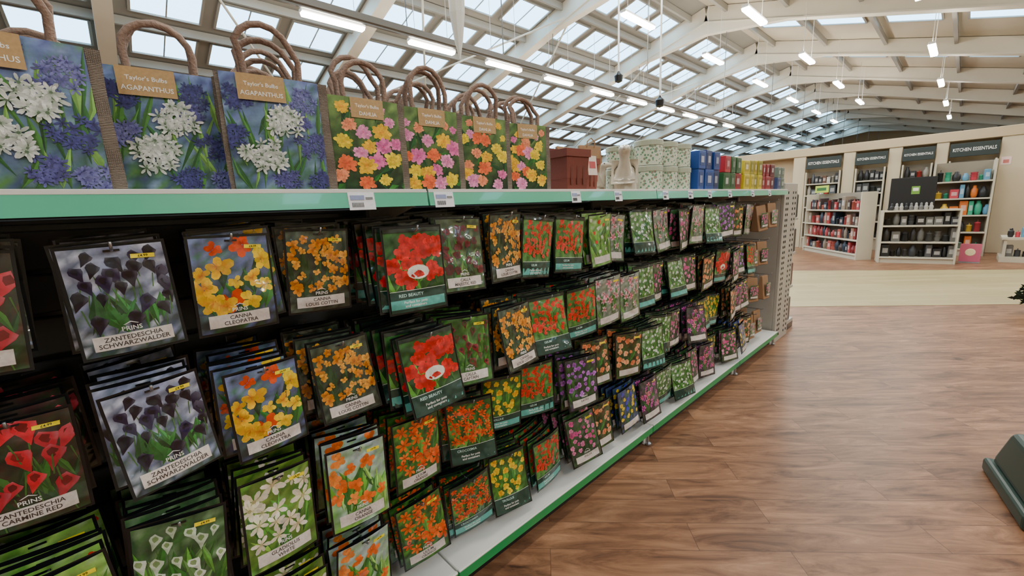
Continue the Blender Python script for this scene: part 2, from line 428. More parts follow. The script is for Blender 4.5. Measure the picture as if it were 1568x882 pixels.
# ------------------------------------------------------------------ printed artwork (polygons on the card face)
class Pr:
    def __init__(s,w,h,bulge,seed):
        s.w=w;s.h=h;s.b=bulge;s.V=[];s.F=[];s.C=[];s.l=0.0;s.r=random.Random(seed)
    def P(s,x,z):
        x=min(max(x,0),s.w)-s.w/2; z=min(max(z,0),s.h)
        return (x, -s.b*(1-(2*x/s.w)**2)-s.l, z)
    def up(s,d=1.2e-5): s.l+=d
    def poly(s,pts,cols):
        b=len(s.V)
        s.V+= [s.P(*p) for p in pts]
        s.C+= cols if isinstance(cols,list) else [cols]*len(pts)
        s.F.append(tuple(range(b,b+len(pts))))
    def bg(s,top,bot,blots,amt=.6,nx=12,nz=17):
        b=len(s.V)
        for j in range(nz+1):
            for i in range(nx+1):
                c=mixc(bot,top,j/nz); c=mixc(c,s.r.choice(blots),s.r.random()*amt)
                s.V.append(s.P(s.w*i/nx,s.h*j/nz)); s.C.append(shade(c,s.r.uniform(.55,1.3)))
        for j in range(nz):
            for i in range(nx):
                a=b+j*(nx+1)+i; s.F.append((a,a+1,a+nx+2,a+nx+1))
        s.up(3e-4)
    def rect(s,x0,z0,x1,z1,c,n=6):
        for i in range(n):
            a=x0+(x1-x0)*i/n; d=x0+(x1-x0)*(i+1)/n
            s.poly([(a,z0),(d,z0),(d,z1),(a,z1)],c)
    def leaf(s,x,z,L,a,wd,c):
        ca,sa=math.cos(a),math.sin(a); px,pz=-sa,ca
        tip=(x+ca*L,z+sa*L); m=(x+ca*L*.45,z+sa*L*.45)
        c1=shade(c,s.r.uniform(.5,1.0)); c2=shade(c,s.r.uniform(.9,1.6))
        s.poly([(x,z),(m[0]+px*wd,m[1]+pz*wd),tip,m],[shade(c1,.6),c1,c1,shade(c1,.8)])
        s.poly([(x,z),m,tip,(m[0]-px*wd,m[1]-pz*wd)][::1],[shade(c2,.6),c2,c2,c2])
        s.up()
    def petals(s,cx,cz,r,n,wid,ci,co,a0=None,sq=1,jit=.15,cen=None,lift=2e-6):
        a0=s.r.random()*6.28 if a0 is None else a0
        for k in range(n):
            a=a0+6.2832*k/n+s.r.uniform(-jit,jit); rr=r*s.r.uniform(.78,1.14)
            ca,sa=math.cos(a),math.sin(a)*sq; px,pz=-math.sin(a)*wid*rr,math.cos(a)*wid*rr*sq
            o=shade(co,s.r.uniform(.6,1.2)); i_=shade(ci,s.r.uniform(.7,1.1)); m=mixc(i_,o,.6)
            s.poly([(cx,cz),(cx+ca*rr*.5-px,cz+sa*rr*.5-pz),(cx+ca*rr*.86-px*.75,cz+sa*rr*.86-pz*.75),(cx+ca*rr,cz+sa*rr),
                    (cx+ca*rr*.86+px*.75,cz+sa*rr*.86+pz*.75),(cx+ca*rr*.5+px,cz+sa*rr*.5+pz)],[i_,m,o,shade(o,.85),shade(o,.9),m])
            s.l+=lift
        if cen:
            s.up(4e-6); s.poly([(cx+math.cos(q)*r*.16,cz+math.sin(q)*r*.16) for q in (0,1.05,2.09,3.14,4.19,5.24)],cen)
        s.up()
    def spread(s,n,x0,x1,z0,z1):
        pts=[]
        for _ in range(n):
            best=None;bd=-1
            for _t in range(6):
                p=(s.r.uniform(x0,x1),s.r.uniform(z0,z1))
                d=min([(p[0]-q[0])**2+(p[1]-q[1])**2 for q in pts] or [9])
                if d>bd: bd=d;best=p
            pts.append(best)
        return pts
    def calla(s,x,z,r,c,cin):
        t=s.r.uniform(-.5,.5); r*=s.r.uniform(.75,1.2)
        def q(a,b): return (x+(a*math.cos(t)-b*math.sin(t))*r, z+(a*math.sin(t)+b*math.cos(t))*r)
        s.poly([(x,z-r),(x+r*.12,z-r),(x+r*.1-t*r,z-r*3),(x-t*r,z-r*3)],hx('3f6a2d')); s.up()
        o=shade(c,s.r.uniform(.7,1.15)); lt=mixc(o,(.8,.8,1,1),.10)
        s.poly([q(0,-1.3),q(.35,-.5),q(.75,.2),q(.8,.6),q(.35,.8),q(-.2,1.15),q(-.6,.75),q(-.7,.3),q(-.32,-.4)],[o,o,o,lt,o,lt,o,o,shade(o,.6)]); s.up()
        s.poly([q(0,-.1),q(.35,.3),q(.3,.6),q(-.1,.85),q(-.4,.55),q(-.3,.2)],shade(cin,s.r.uniform(.7,1.1))); s.up()
    def text(s,t,x,z,size,c,maxw=None):
        g=text_geo(t,size); xs=[v[0] for v in g[0]]; W=max(xs)-min(xs) if xs else 1
        k=1 if not maxw or W<maxw else maxw/W
        b=len(s.V); s.up(1.5e-4)
        for v in g[0]: s.V.append(s.P(x+v[0]*k,z+v[1])); s.C.append(c)
        for f in g[1]: s.F.append(tuple(i+b for i in f))
        s.up(2e-5)
    def geo(s): return (s.V,s.F,s.C)

G1,G2,G3,G4=hx('2c6a24'),hx('194220'),hx('5a9c38'),hx('0c2011')
W_=hx('efece6')
KINDS={
 'purple_calla':(hx('a4accc'),hx('15351f'),[hx('d4d8ea'),hx('1d4224'),hx('8890b8'),hx('2a3a5a')],[hx('24502a'),hx('357a38')],14,'calla',[(hx('080412'),hx('130b26')),(hx('0e0820'),hx('241a44'))],22,.016,'p','ZANTEDESCHIA SCHWARZWALDER'),
 'yellow_canna':(hx('7888b4'),G4,[G2,hx('5a66a0'),G1,G4],[G1,hx('1f6a2c'),G2],22,'canna',[(hx('d8701a'),hx('ffcc00')),(hx('f0a010'),hx('ffe000')),(hx('f2b000'),hx('ffd400')),(hx('c8280c'),hx('ea5210'))],13,.023,'p','CANNA CLEOPATRA'),
 'amber_canna':(hx('3c4a3a'),hx('0e1d13'),[hx('2f3c2f'),G4,hx('566450')],[hx('24451f'),G2],14,'canna',[(hx('b3500f'),hx('f09a14')),(hx('d07012'),hx('ffb83a'))],32,.0135,'p','CANNA LOUIS COTTIN'),
 'red_white':(hx('1f4a22'),hx('123e22'),[G1,G2,hx('3d7a35')],[G1,G3],14,'round',[(hx('a00308'),hx('e80a10')),(hx('8e0308'),hx('f82018'))],17,.019,'t','RED BEAUTY'),
 'darkred':(hx('46563a'),hx('3a5a28'),[G2,hx('65754a'),G4],[G2,G1,hx('5a7a35')],16,'round',[(hx('24030a'),hx('600e1a')),(hx('32060e'),hx('7a1826'))],20,.013,'p','CALLA MAJESTIC RED'),
 'red_calla':(hx('3f2a28'),hx('1a3a18'),[G2,hx('5a2c2c'),G4],[G1,G2,hx('3a6a2a')],18,'calla',[(hx('8a0a16'),hx('d41a30')),(hx('6c0812'),hx('c02034'))],13,.022,'p','ZANTEDESCHIA CARMINE RED'),
 'greenred':(hx('4b7a38'),hx('2a5a1e'),[G1,G2,G3],[G3,G1],16,'calla',[(hx('400810'),hx('8c1424')),(hx('30501c'),hx('6a2a20'))],20,.014,'p','CALLA CAPTAIN'),
 'poppy':(hx('5a8a48'),hx('3a7a36'),[G1,G3,hx('7ba35c')],[G1,G3],18,'round',[(hx('c9130a'),hx('fa3418')),(hx('a80a08'),hx('f04a26'))],42,.0092,'t','GEUM'),
 'orange_lily':(hx('2f5a1e'),hx('1c4a18'),[G1,G2,G3],[G1,G3],14,'lily',[(hx('c03c00'),hx('ff5a08')),(hx('d44a04'),hx('ff7a1e'))],20,.02,'p','LILIUM ORANGE'),
 'orange_spray':(hx('2f5a1e'),hx('1a4516'),[G1,G2,G3],[G1,G3,hx('6da03e')],24,'lily',[(hx('d83802'),hx('ff4a0c')),(hx('c83002'),hx('ff6a24'))],30,.0135,'t','CROCOSMIA'),
 'orange_canna':(hx('b8c6d0'),hx('6aa030'),[hx('88b844'),G3,hx('a4bab2')],[hx('5a982c'),hx('90c455'),G1],28,'canna',[(hx('e05808'),hx('ff7a20')),(hx('e06a10'),hx('ff9840'))],10,.021,'p','CANNA ORANGE'),
 'white_lily':(hx('6a8a30'),hx('4a6e22'),[hx('84a046'),G3,G1],[hx('7ca53e'),G3,G1],18,'lily',[(hx('d8d090'),hx('f6ecdc')),(hx('ecd8a4'),hx('faf2e4'))],14,.024,'p','GLADIOLUS WHITE'),
 'white_calla':(hx('4a6a45'),hx('2a4a28'),[G1,G2,hx('76946c')],[G1,G3,hx('6a9454')],22,'calla',[(hx('90a870'),hx('dfe8d4')),(hx('7c9a60'),hx('c4d4b8'))],16,.014,'p','ZANTEDESCHIA ALBO'),
 'yellow':(hx('3a6a20'),hx('1f5a16'),[G1,G2,G3],[G1,G3],16,'round',[(hx('e08a00'),hx('ffc800')),(hx('e8a000'),hx('ffe020'))],24,.0115,'t','TROLLIUS'),
 'pink':(hx('3a5a38'),hx('1f3a20'),[G1,G2,hx('6a5a68')],[G1,G2],12,'round',[(hx('b0306a'),hx('ec5aa4')),(hx('c8508a'),hx('fa94c2'))],26,.011,'p','PHLOX'),
 'purple':(hx('2a3a2c'),hx('16281c'),[G1,G2,hx('4a3a5a')],[G1,G2],12,'round',[(hx('6a2a7a'),hx('b05ac8')),(hx('8a3a9a'),hx('d480e8'))],26,.0100,'p','LIATRIS'),
 'white':(hx('5a8a4a'),hx('2f6a2a'),[G1,G3,hx('98b48c')],[G1,G3],16,'round',[(hx('c8d0b8'),hx('eef2ea')),(hx('b0c0a0'),hx('e4ecde'))],30,.0075,'t','GYPSOPHILA'),
 'pinkwhite':(hx('98a098'),hx('3a5a34'),[hx('b0a8ac'),G1,hx('708068')],[G1,G3],16,'lily',[(hx('d02a4a'),hx('f4dce2')),(hx('e04a6a'),hx('f0a8bc'))],14,.015,'p','LILIUM'),
 'peach':(hx('3a3a20'),hx('24340f'),[G1,G2,hx('6a4a2a')],[G1,G2],12,'round',[(hx('e05a20'),hx('ff9860')),(hx('e8743a'),hx('ffbc8a'))],20,.0125,'p','BEGONIA'),
 'green':(hx('7fb24c'),hx('4a8a2a'),[hx('98c060'),G3,hx('c0d8b0')],[hx('6aa83a'),G3,G1],36,'round',[(hx('d8e0a8'),hx('f0f2ea')),(hx('e04030'),hx('e8301c'))],12,.009,'p','CONVALLARIA'),
 'blue':(hx('3a4a7a'),hx('1a3020'),[hx('4a5aa8'),G1,G2],[G1,G2],12,'round',[(hx('2020a0'),hx('5050e8')),(hx('e8b010'),hx('ffe030'))],22,.011,'p','IRIS MIX'),
 'violetpink':(hx('2a2a3a'),hx('1a2a1c'),[G2,hx('5a3a5a')],[G1,G2],10,'lily',[(hx('8a1a6a'),hx('ea60c4')),(hx('a02a4a'),hx('ff80a8'))],16,.015,'p','GLADIOLI'),
}
_pk={}
PW,PH=.155,.214
def pack_geo(kind,var,detail=True):
    key=(kind,var,detail)
    if key in _pk: return _pk[key]
    bt,bb_,bl,lc,nl,ty,pal,n,r,style,title=KINDS[kind]
    p=Pr(PW,PH,.007,sum(map(ord,kind))*7+var)
    p.bg(bt,bb_,bl,.85)
    for k in range(nl):
        p.leaf(p.r.uniform(.05,.95)*PW,p.r.uniform(.1,.45)*PH,p.r.uniform(.25,.5)*PH,math.pi/2+p.r.uniform(-.7,.7),p.r.uniform(.005,.013),p.r.choice(lc))
    zlo=.27 if style=='p' else .33
    pts=p.spread(n,.05*PW,.95*PW,zlo*PH,(.92 if kind not in('red_white',) else .86)*PH)
    pts.sort(key=lambda q:-q[1])
    for (x,z) in pts:
        ci,co=p.r.choice(pal); rr=r*p.r.uniform(.65,1.15)
        if ty=='calla': p.calla(x,z,r,co,ci)
        elif ty=='canna':
            p.petals(x,z,rr*1.2,5,.34,ci,co,jit=.5); p.petals(x+p.r.uniform(-.3,.3)*r,z+p.r.uniform(-.3,.3)*r,rr*.7,4,.4,shade(ci,.8),co,jit=.5)
        elif ty=='lily': p.petals(x,z,rr*1.25,6,.22,ci,co,cen=shade(ci,.6))
        else: p.petals(x,z,rr*1.15,6,.42,ci,co,cen=shade(ci,.5),jit=.3); p.petals(x,z,rr*.65,5,.4,ci,shade(co,.85),jit=.3)
    if kind=='red_white':
        p.up(2e-4); p.poly([(PW*.52+math.cos(q*.5236)*PW*.2,PH*.47+math.sin(q*.5236)*PH*.09) for q in range(12)],[hx('e8e4d9') if q%2 else hx('b9b78a') for q in range(12)])
    p.up(3e-4)
    if style=='p':
        p.rect(.1*PW,.05*PH,.9*PW,.185*PH,hx('d6cbc4')); p.up(1e-4)
        if detail:
            ws=title.split(' ',1)
            p.text(ws[0],PW*.5,.125*PH,.0125,hx('3a2f2c'),PW*.72)
            if len(ws)>1: p.text(ws[1],PW*.5,.07*PH,.0125,hx('3a2f2c'),PW*.72)
            p.text('PRINS',PW*.5,.205*PH,.0125,W_,PW*.4)
            p.poly([(PW*.42,.262*PH),(PW*.5,.29*PH),(PW*.58,.262*PH),(PW*.56,.262*PH),(PW*.5,.281*PH),(PW*.44,.262*PH)],W_)
        p.up(1e-4)
        p.poly([(PW*.66,.875*PH),(PW*.9,.865*PH),(PW*.905,.905*PH),(PW*.665,.915*PH)],hx('ffe600'))
        if detail: p.text('£4.99',PW*.785,.88*PH,.007,hx('222222'))
    else:
        p.rect(0,0,PW,.25*PH,hx('0f3a30')); p.up(1e-4)
        p.rect(0,.04*PH,PW*.97,.15*PH,hx('55aca2')); p.up(1e-4)
        if detail:
            p.text('Perfect for pots',PW*.42,.102*PH,.010,W_); p.text('and containers',PW*.42,.058*PH,.010,W_)
            p.text(title,PW*.35,.185*PH,.0115,hx('bfe3da'))
        p.rect(0,.255*PH,PW,.262*PH,hx('d9ded6'))
    p.up(1e-4)
    if style=='t': p.rect(0,.955*PH,PW,PH,hx('1c2a22'))
    p.up(1e-4); p.poly([(PW*.42,.955*PH),(PW*.58,.955*PH),(PW*.58,.975*PH),(PW*.42,.975*PH)],hx('0c0c0d'))
    _pk[key]=p.geo()
    return _pk[key]
_pouch=None
def pouch():
    global _pouch
    if _pouch: return _pouch
    w,h=PW*1.04,PH*1.02; d=.014
    vs=[];n=6
    for j in range(n+1):
        for i in range(n+1):
            a,b=i/n,j/n; vs.append(((a-.5)*w,.0035+d*max(0,math.sin(math.pi*a))**.6*max(0,math.sin(math.pi*min(1,b*1.15)))**.6 if b<.87 else .0035,b*h-.003))
    fs=[(j*(n+1)+i,(j+1)*(n+1)+i,(j+1)*(n+1)+i+1,j*(n+1)+i+1) for j in range(n) for i in range(n)]
    # front film just behind the printed card, visible as a dark margin
    b0=len(vs)
    for j in range(n+1):
        for i in range(n+1):
            a,b=i/n,j/n; vs.append(((a-.5)*PW*1.07,.0012,b*(PH+.012)-.006))
    fs+=[(b0+j*(n+1)+i,b0+j*(n+1)+i+1,b0+(j+1)*(n+1)+i+1,b0+(j+1)*(n+1)+i) for j in range(n) for i in range(n)]
    _pouch=(vs,fs); return _pouch
def add_pack(mb,kind,var,M,detail,curl,twist):
    def bend(g):
        out=[]
        for (x,y,z) in g[0]:
            t=1-z/PH
            out.append((x,y+curl*t*t+twist*x*t+.25*abs(curl)*math.sin(t*3.1),z))
        return (out,)+tuple(g[1:])
    mb.add(bend(pack_geo(kind,var,detail)),mat=0,M=M)
    mb.add(bend(pouch()),hx('1d1f22'),mat=1,M=M)

cols=[
 (-3,['darkred','peach','red_calla','pink']),
 (-2,['red_calla','red_calla','greenred','yellow']),
 (-1,['red_calla','red_calla','green','white_calla']),
 (0,['purple_calla','purple_calla','white_calla','white_calla']),
 (1,['yellow_canna','yellow_canna','white_lily','white_lily']),
 (2,['amber_canna','amber_canna','orange_canna','orange_canna']),
 (3,['red_white','red_white','orange_lily','orange_lily']),
 (4,['darkred','greenred','orange_spray','orange_spray']),
 (5,['amber_canna','amber_canna','yellow','yellow']),
 (6,['poppy','poppy','poppy','poppy']),
 (7,['poppy','poppy','purple','pink']),
 (8,['green','pinkwhite','peach','peach']),
 (9,['pinkwhite','pinkwhite','peach','blue']),
 (10,['white','white','white','violetpink']),
 (11,['pinkwhite','pink','white','white']),
 (12,['pink','white','pink','white']),
 (13,['pinkwhite','pink','violetpink','pink']),
 (14,['white','peach','yellow','violetpink']),
 (15,['purple','red_white','yellow','yellow']),
 (16,['pink','pink','peach','pink']),
 (17,['peach','purple','violetpink','blue']),
 (18,['pinkwhite','poppy','pink','peach']),
 (19,['K','K','K','K']),(20,['K','K','K','K']),
]
rowz=[1.335,1.02,.712,.398]
FIX={(0,0):(.008,-.003),(0,1):(.0,.018),(1,0):(0,.0),(1,1):(0,-.005),(3,0):(.030,-.008),(3,1):(.024,-.012),(4,0):(.016,.02),(5,0):(.02,.012)}
mats=[M_PRINT,M_BLACK,M_KRAFT,M_METAL]
for ci,kinds in cols:
    for ri,kind in enumerate(kinds):
        rr=random.Random(ci*10+ri+77)
        fx,fz=FIX.get((ci,ri),(0,0))
        xc=(-.092+.178*ci)*1.15+.086+(rr.uniform(-.012,.012) if ci>3 else 0)+ fx + (.014,.022,.02,.016)[ri]*(ri>0)
        zt=rowz[ri]+rr.uniform(-.016,.016)*(ci>3)+fz
        yp=1.14+rr.uniform(-.01,.05)
        if ci>=3: yp=1.10+rr.uniform(0,.10)
        if ci==3 and ri<2: yp=1.09
        scl=1.0 if (ci<3 and ri<2) else (1.12 if ci==3 and ri<2 else 1.07)
        rot=rr.uniform(-6,6) if ci<3 else -rr.uniform(-4,20)
        swing=rr.uniform(-9,4)
        roll=rr.uniform(-4,4)
        drift=rr.choice((-.0045,-.002,.002,-.003))
        mb=MB()
        if kind=='K':
            for j in range(3):
                M=T(xc+rr.uniform(-.01,.01),yp+.03+.11*j,zt-.215)@RZ(rot)@RY(rr.uniform(-4,4))
                g=bbox(.15,.075,.205,.006)
                vs=[(v[0]*(1+.0*v[2]),v[1]*(1-.75*max(0,v[2]-.1)/.1),v[2]) for v in g[0]]
                mb.add((vs,g[1]),mat=2,M=M)
                k2=rr.choice(['pink','peach','pinkwhite'])
                mb.add(pack_geo(k2,3,False),mat=0,M=M@T(0,-.042,.03)@Matrix.Diagonal((.68,1,.55,1)))
        else:
            sp=rr.uniform(.024,.04); n=min(10,int((1.45-yp)/sp)); 
            for j in reversed(range(n)):
                sl=swing*(1-j/n)
                M=T(xc+rr.uniform(-.012,.012)*(j>0)+drift*j,yp+sp*j,zt+(rr.uniform(-.006,.012) if j else 0)+.0022*j)@RZ(rot+rr.uniform(-5,5))@RX(sl+rr.uniform(-1,1))@RY(roll+rr.uniform(-4,4))@SC(scl)@T(0,0,-PH+.012)
                add_pack(mb,kind,j%2,M,(j==0 and ci<8),rr.uniform(-.016,.012),rr.uniform(-.12,.12))
        zh=zt-.002
        mb.add(tube([(xc,YB-.001,zh+.012),(xc,1.3,zh+.01),(xc,yp-.012,zh+.006),(xc,yp-.03,zh+.012),(xc,yp-.035,zh+.024)],.0028,6),mat=3,smooth=True)
        mb.add(bbox(.03,.006,.04,.002),mat=3,M=T(xc,YB-.004,zh-.01))
        mb.obj('bulb_packets_on_hook' if kind!='K' else 'kraft_bulb_bags_on_hook',mats)

# ------------------------------------------------------------------ printed jute gift bags
def agap(seed):
    w,h=.2,.25; p=Pr(w,h,.004,seed)
    p.bg(hx('7388b8'),hx('3c6a34'),[hx('5a5ea0'),hx('2f5a2c'),hx('7484b8'),hx('5a8a40'),hx('40447c'),hx('8496be')],.9,14,18)
    for k in range(34): p.leaf(p.r.uniform(0,w),p.r.uniform(-.02,.13),p.r.uniform(.06,.16),math.pi/2+p.r.uniform(-.6,.6),p.r.uniform(.003,.008),p.r.choice([hx('4a8038'),hx('30622e'),hx('78a850')]))
    def umbel(cx,cz,rad,n,ci,co,fr,wd=.2,jc=.0):
        for k in range(n):
            a=p.r.random()*6.283; q=rad*math.sqrt((k+.5)/n)
            kk=1-jc*p.r.random()
            p.petals(cx+math.cos(a)*q,cz+math.sin(a)*q*.85,fr*p.r.uniform(.8,1.15),6,wd,ci,shade(co,kk),cen=shade(ci,.6),lift=0)
    bl=[(hx('3a3670'),hx('6c6cb0')),(hx('464284'),hx('8a8cc8')),(hx('2e2c60'),hx('54569a'))]
    for (x,z,r_) in ((.165,.2,.03),(.03,.2,.028),(.175,.1,.036),(.1,.235,.026),(.12,.03,.026),(.015,.12,.026),(.19,.02,.026),(.14,.16,.02)):
        ci,co=p.r.choice(bl); umbel(x+p.r.uniform(-.01,.01),z+p.r.uniform(-.006,.006),r_,26,ci,co,.011,.17,.4)
    for (x,z,r_) in ((.118,.152,.034),(.068,.078,.04),):
        umbel(x,z,r_,26,hx('6f8a68'),hx('f8f8f4'),.0175,.165,.2)
    p.up(3e-4); p.rect(.03,.195,.125,.25,hx('b39263')); p.up(2e-4)
    p.text("Taylor's Bulbs",.0775,.225,.012,W_); p.text('AGAPANTHUS',.0775,.205,.0135,W_,.085)
    return p.geo(),w,h
def dahl(seed):
    w,h=.19,.235; p=Pr(w,h,.004,seed)
    p.bg(hx('7a9a50'),hx('0e2412'),[hx('244a20'),hx('08180c'),hx('1a3c1a')],.8,12,16)
    for k in range(20): p.leaf(p.r.uniform(0,w),p.r.uniform(.0,.18),p.r.uniform(.03,.07),p.r.uniform(0,6),p.r.uniform(.006,.012),p.r.choice([hx('2a6a24'),hx('1c4a20')]))
    pal=[(hx('f08a10'),hx('ffd020')),(hx('e0482a'),hx('ff7a40')),(hx('c83078'),hx('f880bc')),(hx('e8704a'),hx('ffa070')),(hx('e8b000'),hx('ffe428')),(hx('d04a8a'),hx('ffa4d0'))]
    last=-1
    for (x,z) in sorted(p.spread(20,.012,w-.012,.015,.215),key=lambda q:-q[1]):
        i=p.r.choice([q for q in range(6) if q!=last]); last=i; ci,co=pal[i]
        r=.028*p.r.uniform(.75,1.1)*(1 if z<.17 else .65)
        for q,(f,m) in enumerate(((1,11),(.75,10),(.5,8),(.28,6))):
            p.petals(x,z,r*f,m,.24,ci,shade(co,1-.06*q),sq=.85,lift=1e-6)
    p.up(3e-4); p.rect(.055,.185,.145,.235,hx('b39263')); p.up(2e-4)
    p.text("Taylor's Bulbs",.1,.212,.0115,W_); p.text('DAHLIA',.1,.192,.0135,W_,.085)
    return p.geo(),w,h
_bg={}
def bag(kind,x,y,rot,seed,name='printed_jute_gift_bag',lean=0):
    if (kind,seed) not in _bg: _bg[(kind,seed)]=(agap if kind=='a' else dahl)(seed)
    g,w,h=_bg[(kind,seed)]
    dp=.088; mb=MB(); rr=random.Random(int(x*1000)+int(y*100))
    wx=w+.03
    n=8
    ring=[(-wx/2,0),(wx/2,0),(wx/2-.006,dp/2),(wx/2,dp),(-wx/2,dp),(-wx/2+.006,dp/2)]
    vs=[];fs=[]
    for j in range(n+1):
        t=j/n; tp=1-.42*t
        for k,(a,b) in enumerate(ring):
            bb=b if k<2 else b*tp
            pinch=.014*t if k in(2,5) else 0
            vs.append((a*(1+.012*math.sin(t*6+k))-(pinch if a>0 else -pinch), bb+.0015*math.sin(t*9+k), t*h))
    m=len(ring)
    for j in range(n):
        for k in range(m): fs.append((j*m+k,j*m+(k+1)%m,(j+1)*m+(k+1)%m,(j+1)*m+k))
    fs.append(tuple(range(m))[::-1])
    b0=len(vs)
    for k,(a,b) in enumerate(ring):
        v=vs[n*m+k]; vs.append((v[0]*.97,.004+v[1]*.9,h)); 
    for k in range(m): fs.append((n*m+k,n*m+(k+1)%m,b0+(k+1)%m,b0+k))
    b1=len(vs)
    for k in range(m): v=vs[b0+k]; vs.append((v[0],v[1],h-.035))
    for k in range(m): fs.append((b0+k,b0+(k+1)%m,b1+(k+1)%m,b1+k))
    fs.append(tuple(range(b1,b1+m)))
    mb.add((vs,fs),mat=1)
    mb.add(g,mat=0,M=T(-.006,-.0025,.0))
    for yy in (.006,dp*.5):
        s=.056; hh=.105+rr.uniform(-.015,.015); ln=rr.uniform(-.025,.02); ln2=rr.uniform(-.02,.02)
        pth=[(-s,yy,h-.03),(-s,yy,h),(-s*1.04,yy,h+hh*.4)]
        for q in range(1,8):
            a=math.pi*(1-q/8); pth.append((math.cos(a)*s*1.04+ln2*.7,yy+ln*.6,h+hh*.4+math.sin(a)*hh*.6))
        pth+=[(s*1.04,yy,h+hh*.4),(s,yy,h),(s,yy,h-.03)]
        mb.add(tube(pth,.0072,8),mat=2,smooth=True)
    return mb.obj(name,[M_BAGPR,M_JUTE,M_ROPE],M=T(x,y,ZT+.004)@RZ(rot)@RY(lean))
bag('a',-.085,1.112,3,1)
bag('a',.125,1.20,-4,2)
bag('a',.318,1.118,-5,3)
bag('d',.54,1.125,-2,1); bag('d',.745,1.13,-4,2); bag('d',.955,1.135,-6,3); bag('d',1.165,1.14,-9,4)
bag('a',-.34,1.13,3,2)
for x in (-.32,.35,.575,.79,1.0,1.18):
    bag('a' if x<.45 else 'd',x,1.27,R.uniform(-3,3),1+int(abs(x*10))%3)
for x in (-.3,-.06,.36,.80):
    bag('a' if x<.45 else 'd',x,1.395,R.uniform(-3,3),1+int(abs(x*9))%3)

# ------------------------------------------------------------------ other goods on the top shelf
Z0=ZT+.0005
def pot(x,y,s,hh,c,name,rot=0):
    mb=MB(); prof=[(.40,0),(.46,.82),(.5,.82),(.5,1.0),(.455,1.0),(.43,.3)]
    vs=[];fs=[]
    for (r,z) in prof:
        for a,b in ((-1,-1),(1,-1),(1,1),(-1,1)): vs.append((a*r*s,b*r*s,z*hh))
    for j in range(len(prof)-1):
        for k in range(4): fs.append((j*4+k,j*4+(k+1)%4,(j+1)*4+(k+1)%4,(j+1)*4+k))
    fs.append((3,2,1,0)); k=len(prof)*4-4; fs.append((k,k+1,k+2,k+3))
    mb.add((vs,fs),c)
    for i in (-1,0,1): mb.add(box2(i*.25*s-.006,i*.25*s+.006,-s*.445,-s*.43,hh*.15,hh*.7),shade(c,.8))
    return mb.obj(name,[M_MATTE],M=T(x,y,Z0)@RZ(rot))
TC=hx('6f3020')
pot(1.465,1.2,.15,.17,TC,'terracotta_square_planter',-4); pot(1.635,1.26,.14,.15,hx('7c3a28'),'terracotta_square_planter',5)
pot(1.48,1.40,.16,.2,shade(TC,.8),'terracotta_square_planter',2)
mb=MB(); mb.add(bbox(.06,.002,.085),hx('dac9b9')); mb.add(box2(-.02,.02,-.002,-.0005,.03,.06),hx('b03a3a')); mb.obj('planter_swing_tag',[M_ATTR],M=T(1.61,1.165,Z0+.07)@RZ(-5)@RX(-6))

M_CER=simple('glazed_ceramic',hx('bdb19c'),.25,coat=.4,noise=.2,nscale=30)
def duck(x,y,s,rot,cname='ceramic_duck_ornament'):
    me=D.meshes.new(cname)
    P=[(-.10,0,.07),(-.05,0,.062),(0,0,.058),(.04,0,.075),(.056,0,.115),(.058,0,.15),(.062,0,.18),(.098,0,.178),(.13,0,.17),(-.14,0,.11)]
    Ed=[(0,1),(1,2),(2,3),(3,4),(4,5),(5,6),(6,7),(7,8),(0,9)]
    rad=[.038,.056,.058,.046,.026,.022,.034,.016,.009,.012]
    me.from_pydata([tuple(c*s for c in p) for p in P],Ed,[])
    o=D.objects.new(cname,me); scene.collection.objects.link(o)
    sk=o.modifiers.new('s','SKIN')
    for v,r_ in zip(me.skin_vertices[0].data,rad): v.radius=(r_*s,r_*s)
    me.skin_vertices[0].data[2].use_root=True
    ss=o.modifiers.new('ss','SUBSURF'); ss.levels=2; ss.render_levels=2
    sk.use_smooth_shade=True
    me.materials.append(M_CER)
    o.matrix_world=T(x,y,Z0+.004)@RZ(rot)
    mb=MB()
    mb.add(lathe([(.05*s,-.004),(.055*s,0),(.05*s,.03*s),(.03*s,.034*s)],18))
    for si in (-1,1): mb.add(lathe([(.0005,0),(.005*s,.001),(.0005,.004)],8),mat=1,M=T(.072*s,si*.029*s,.187*s)@RX(-90*si))
    b=mb.obj('base',[M_CER,M_BLACK]); b.parent=o
    for si in (-1,1):
        g=lathe([(.001,-.012),(.03,-.008),(.038,0),(.03,.008),(.001,.012)],16)
        wv=[(v[0]*1.4*s-.03*s,(v[2]*.9)*s+si*.05*s,v[1]*.8*s+.07*s) for v in g[0]]
        q=MB().add((wv,g[1]),smooth=True).obj('wing_%d'%(1 if si<0 else 2),[M_CER]); q.parent=o
    return o
duck(1.93,1.20,1.1,-150); duck(1.87,1.345,.75,-60)
mb=MB()
g=bbox(.17,.08,.26,.004); vs=[(v[0],v[1]*(1-.85*max(0,v[2]-.15)/.11),v[2]) for v in g[0]]
mb.add((vs,g[1])); mb.add(tube([(-.03,-.01,.25),(-.03,-.012,.28),(0,-.012,.3),(.03,-.012,.28),(.03,-.01,.25)],.003,6))
mb.obj('kraft_paper_gift_bag',[M_KRAFT],M=T(1.98,1.455,Z0)@RZ(-6))
mb=MB(); g=bbox(.16,.07,.24,.004); vs=[(v[0],v[1]*(1-.8*max(0,v[2]-.12)/.12),v[2]) for v in g[0]]
mb.add((vs,g[1])); mb.obj('kraft_paper_gift_bag',[M_KRAFT],M=T(1.78,1.46,Z0)@RZ(4))

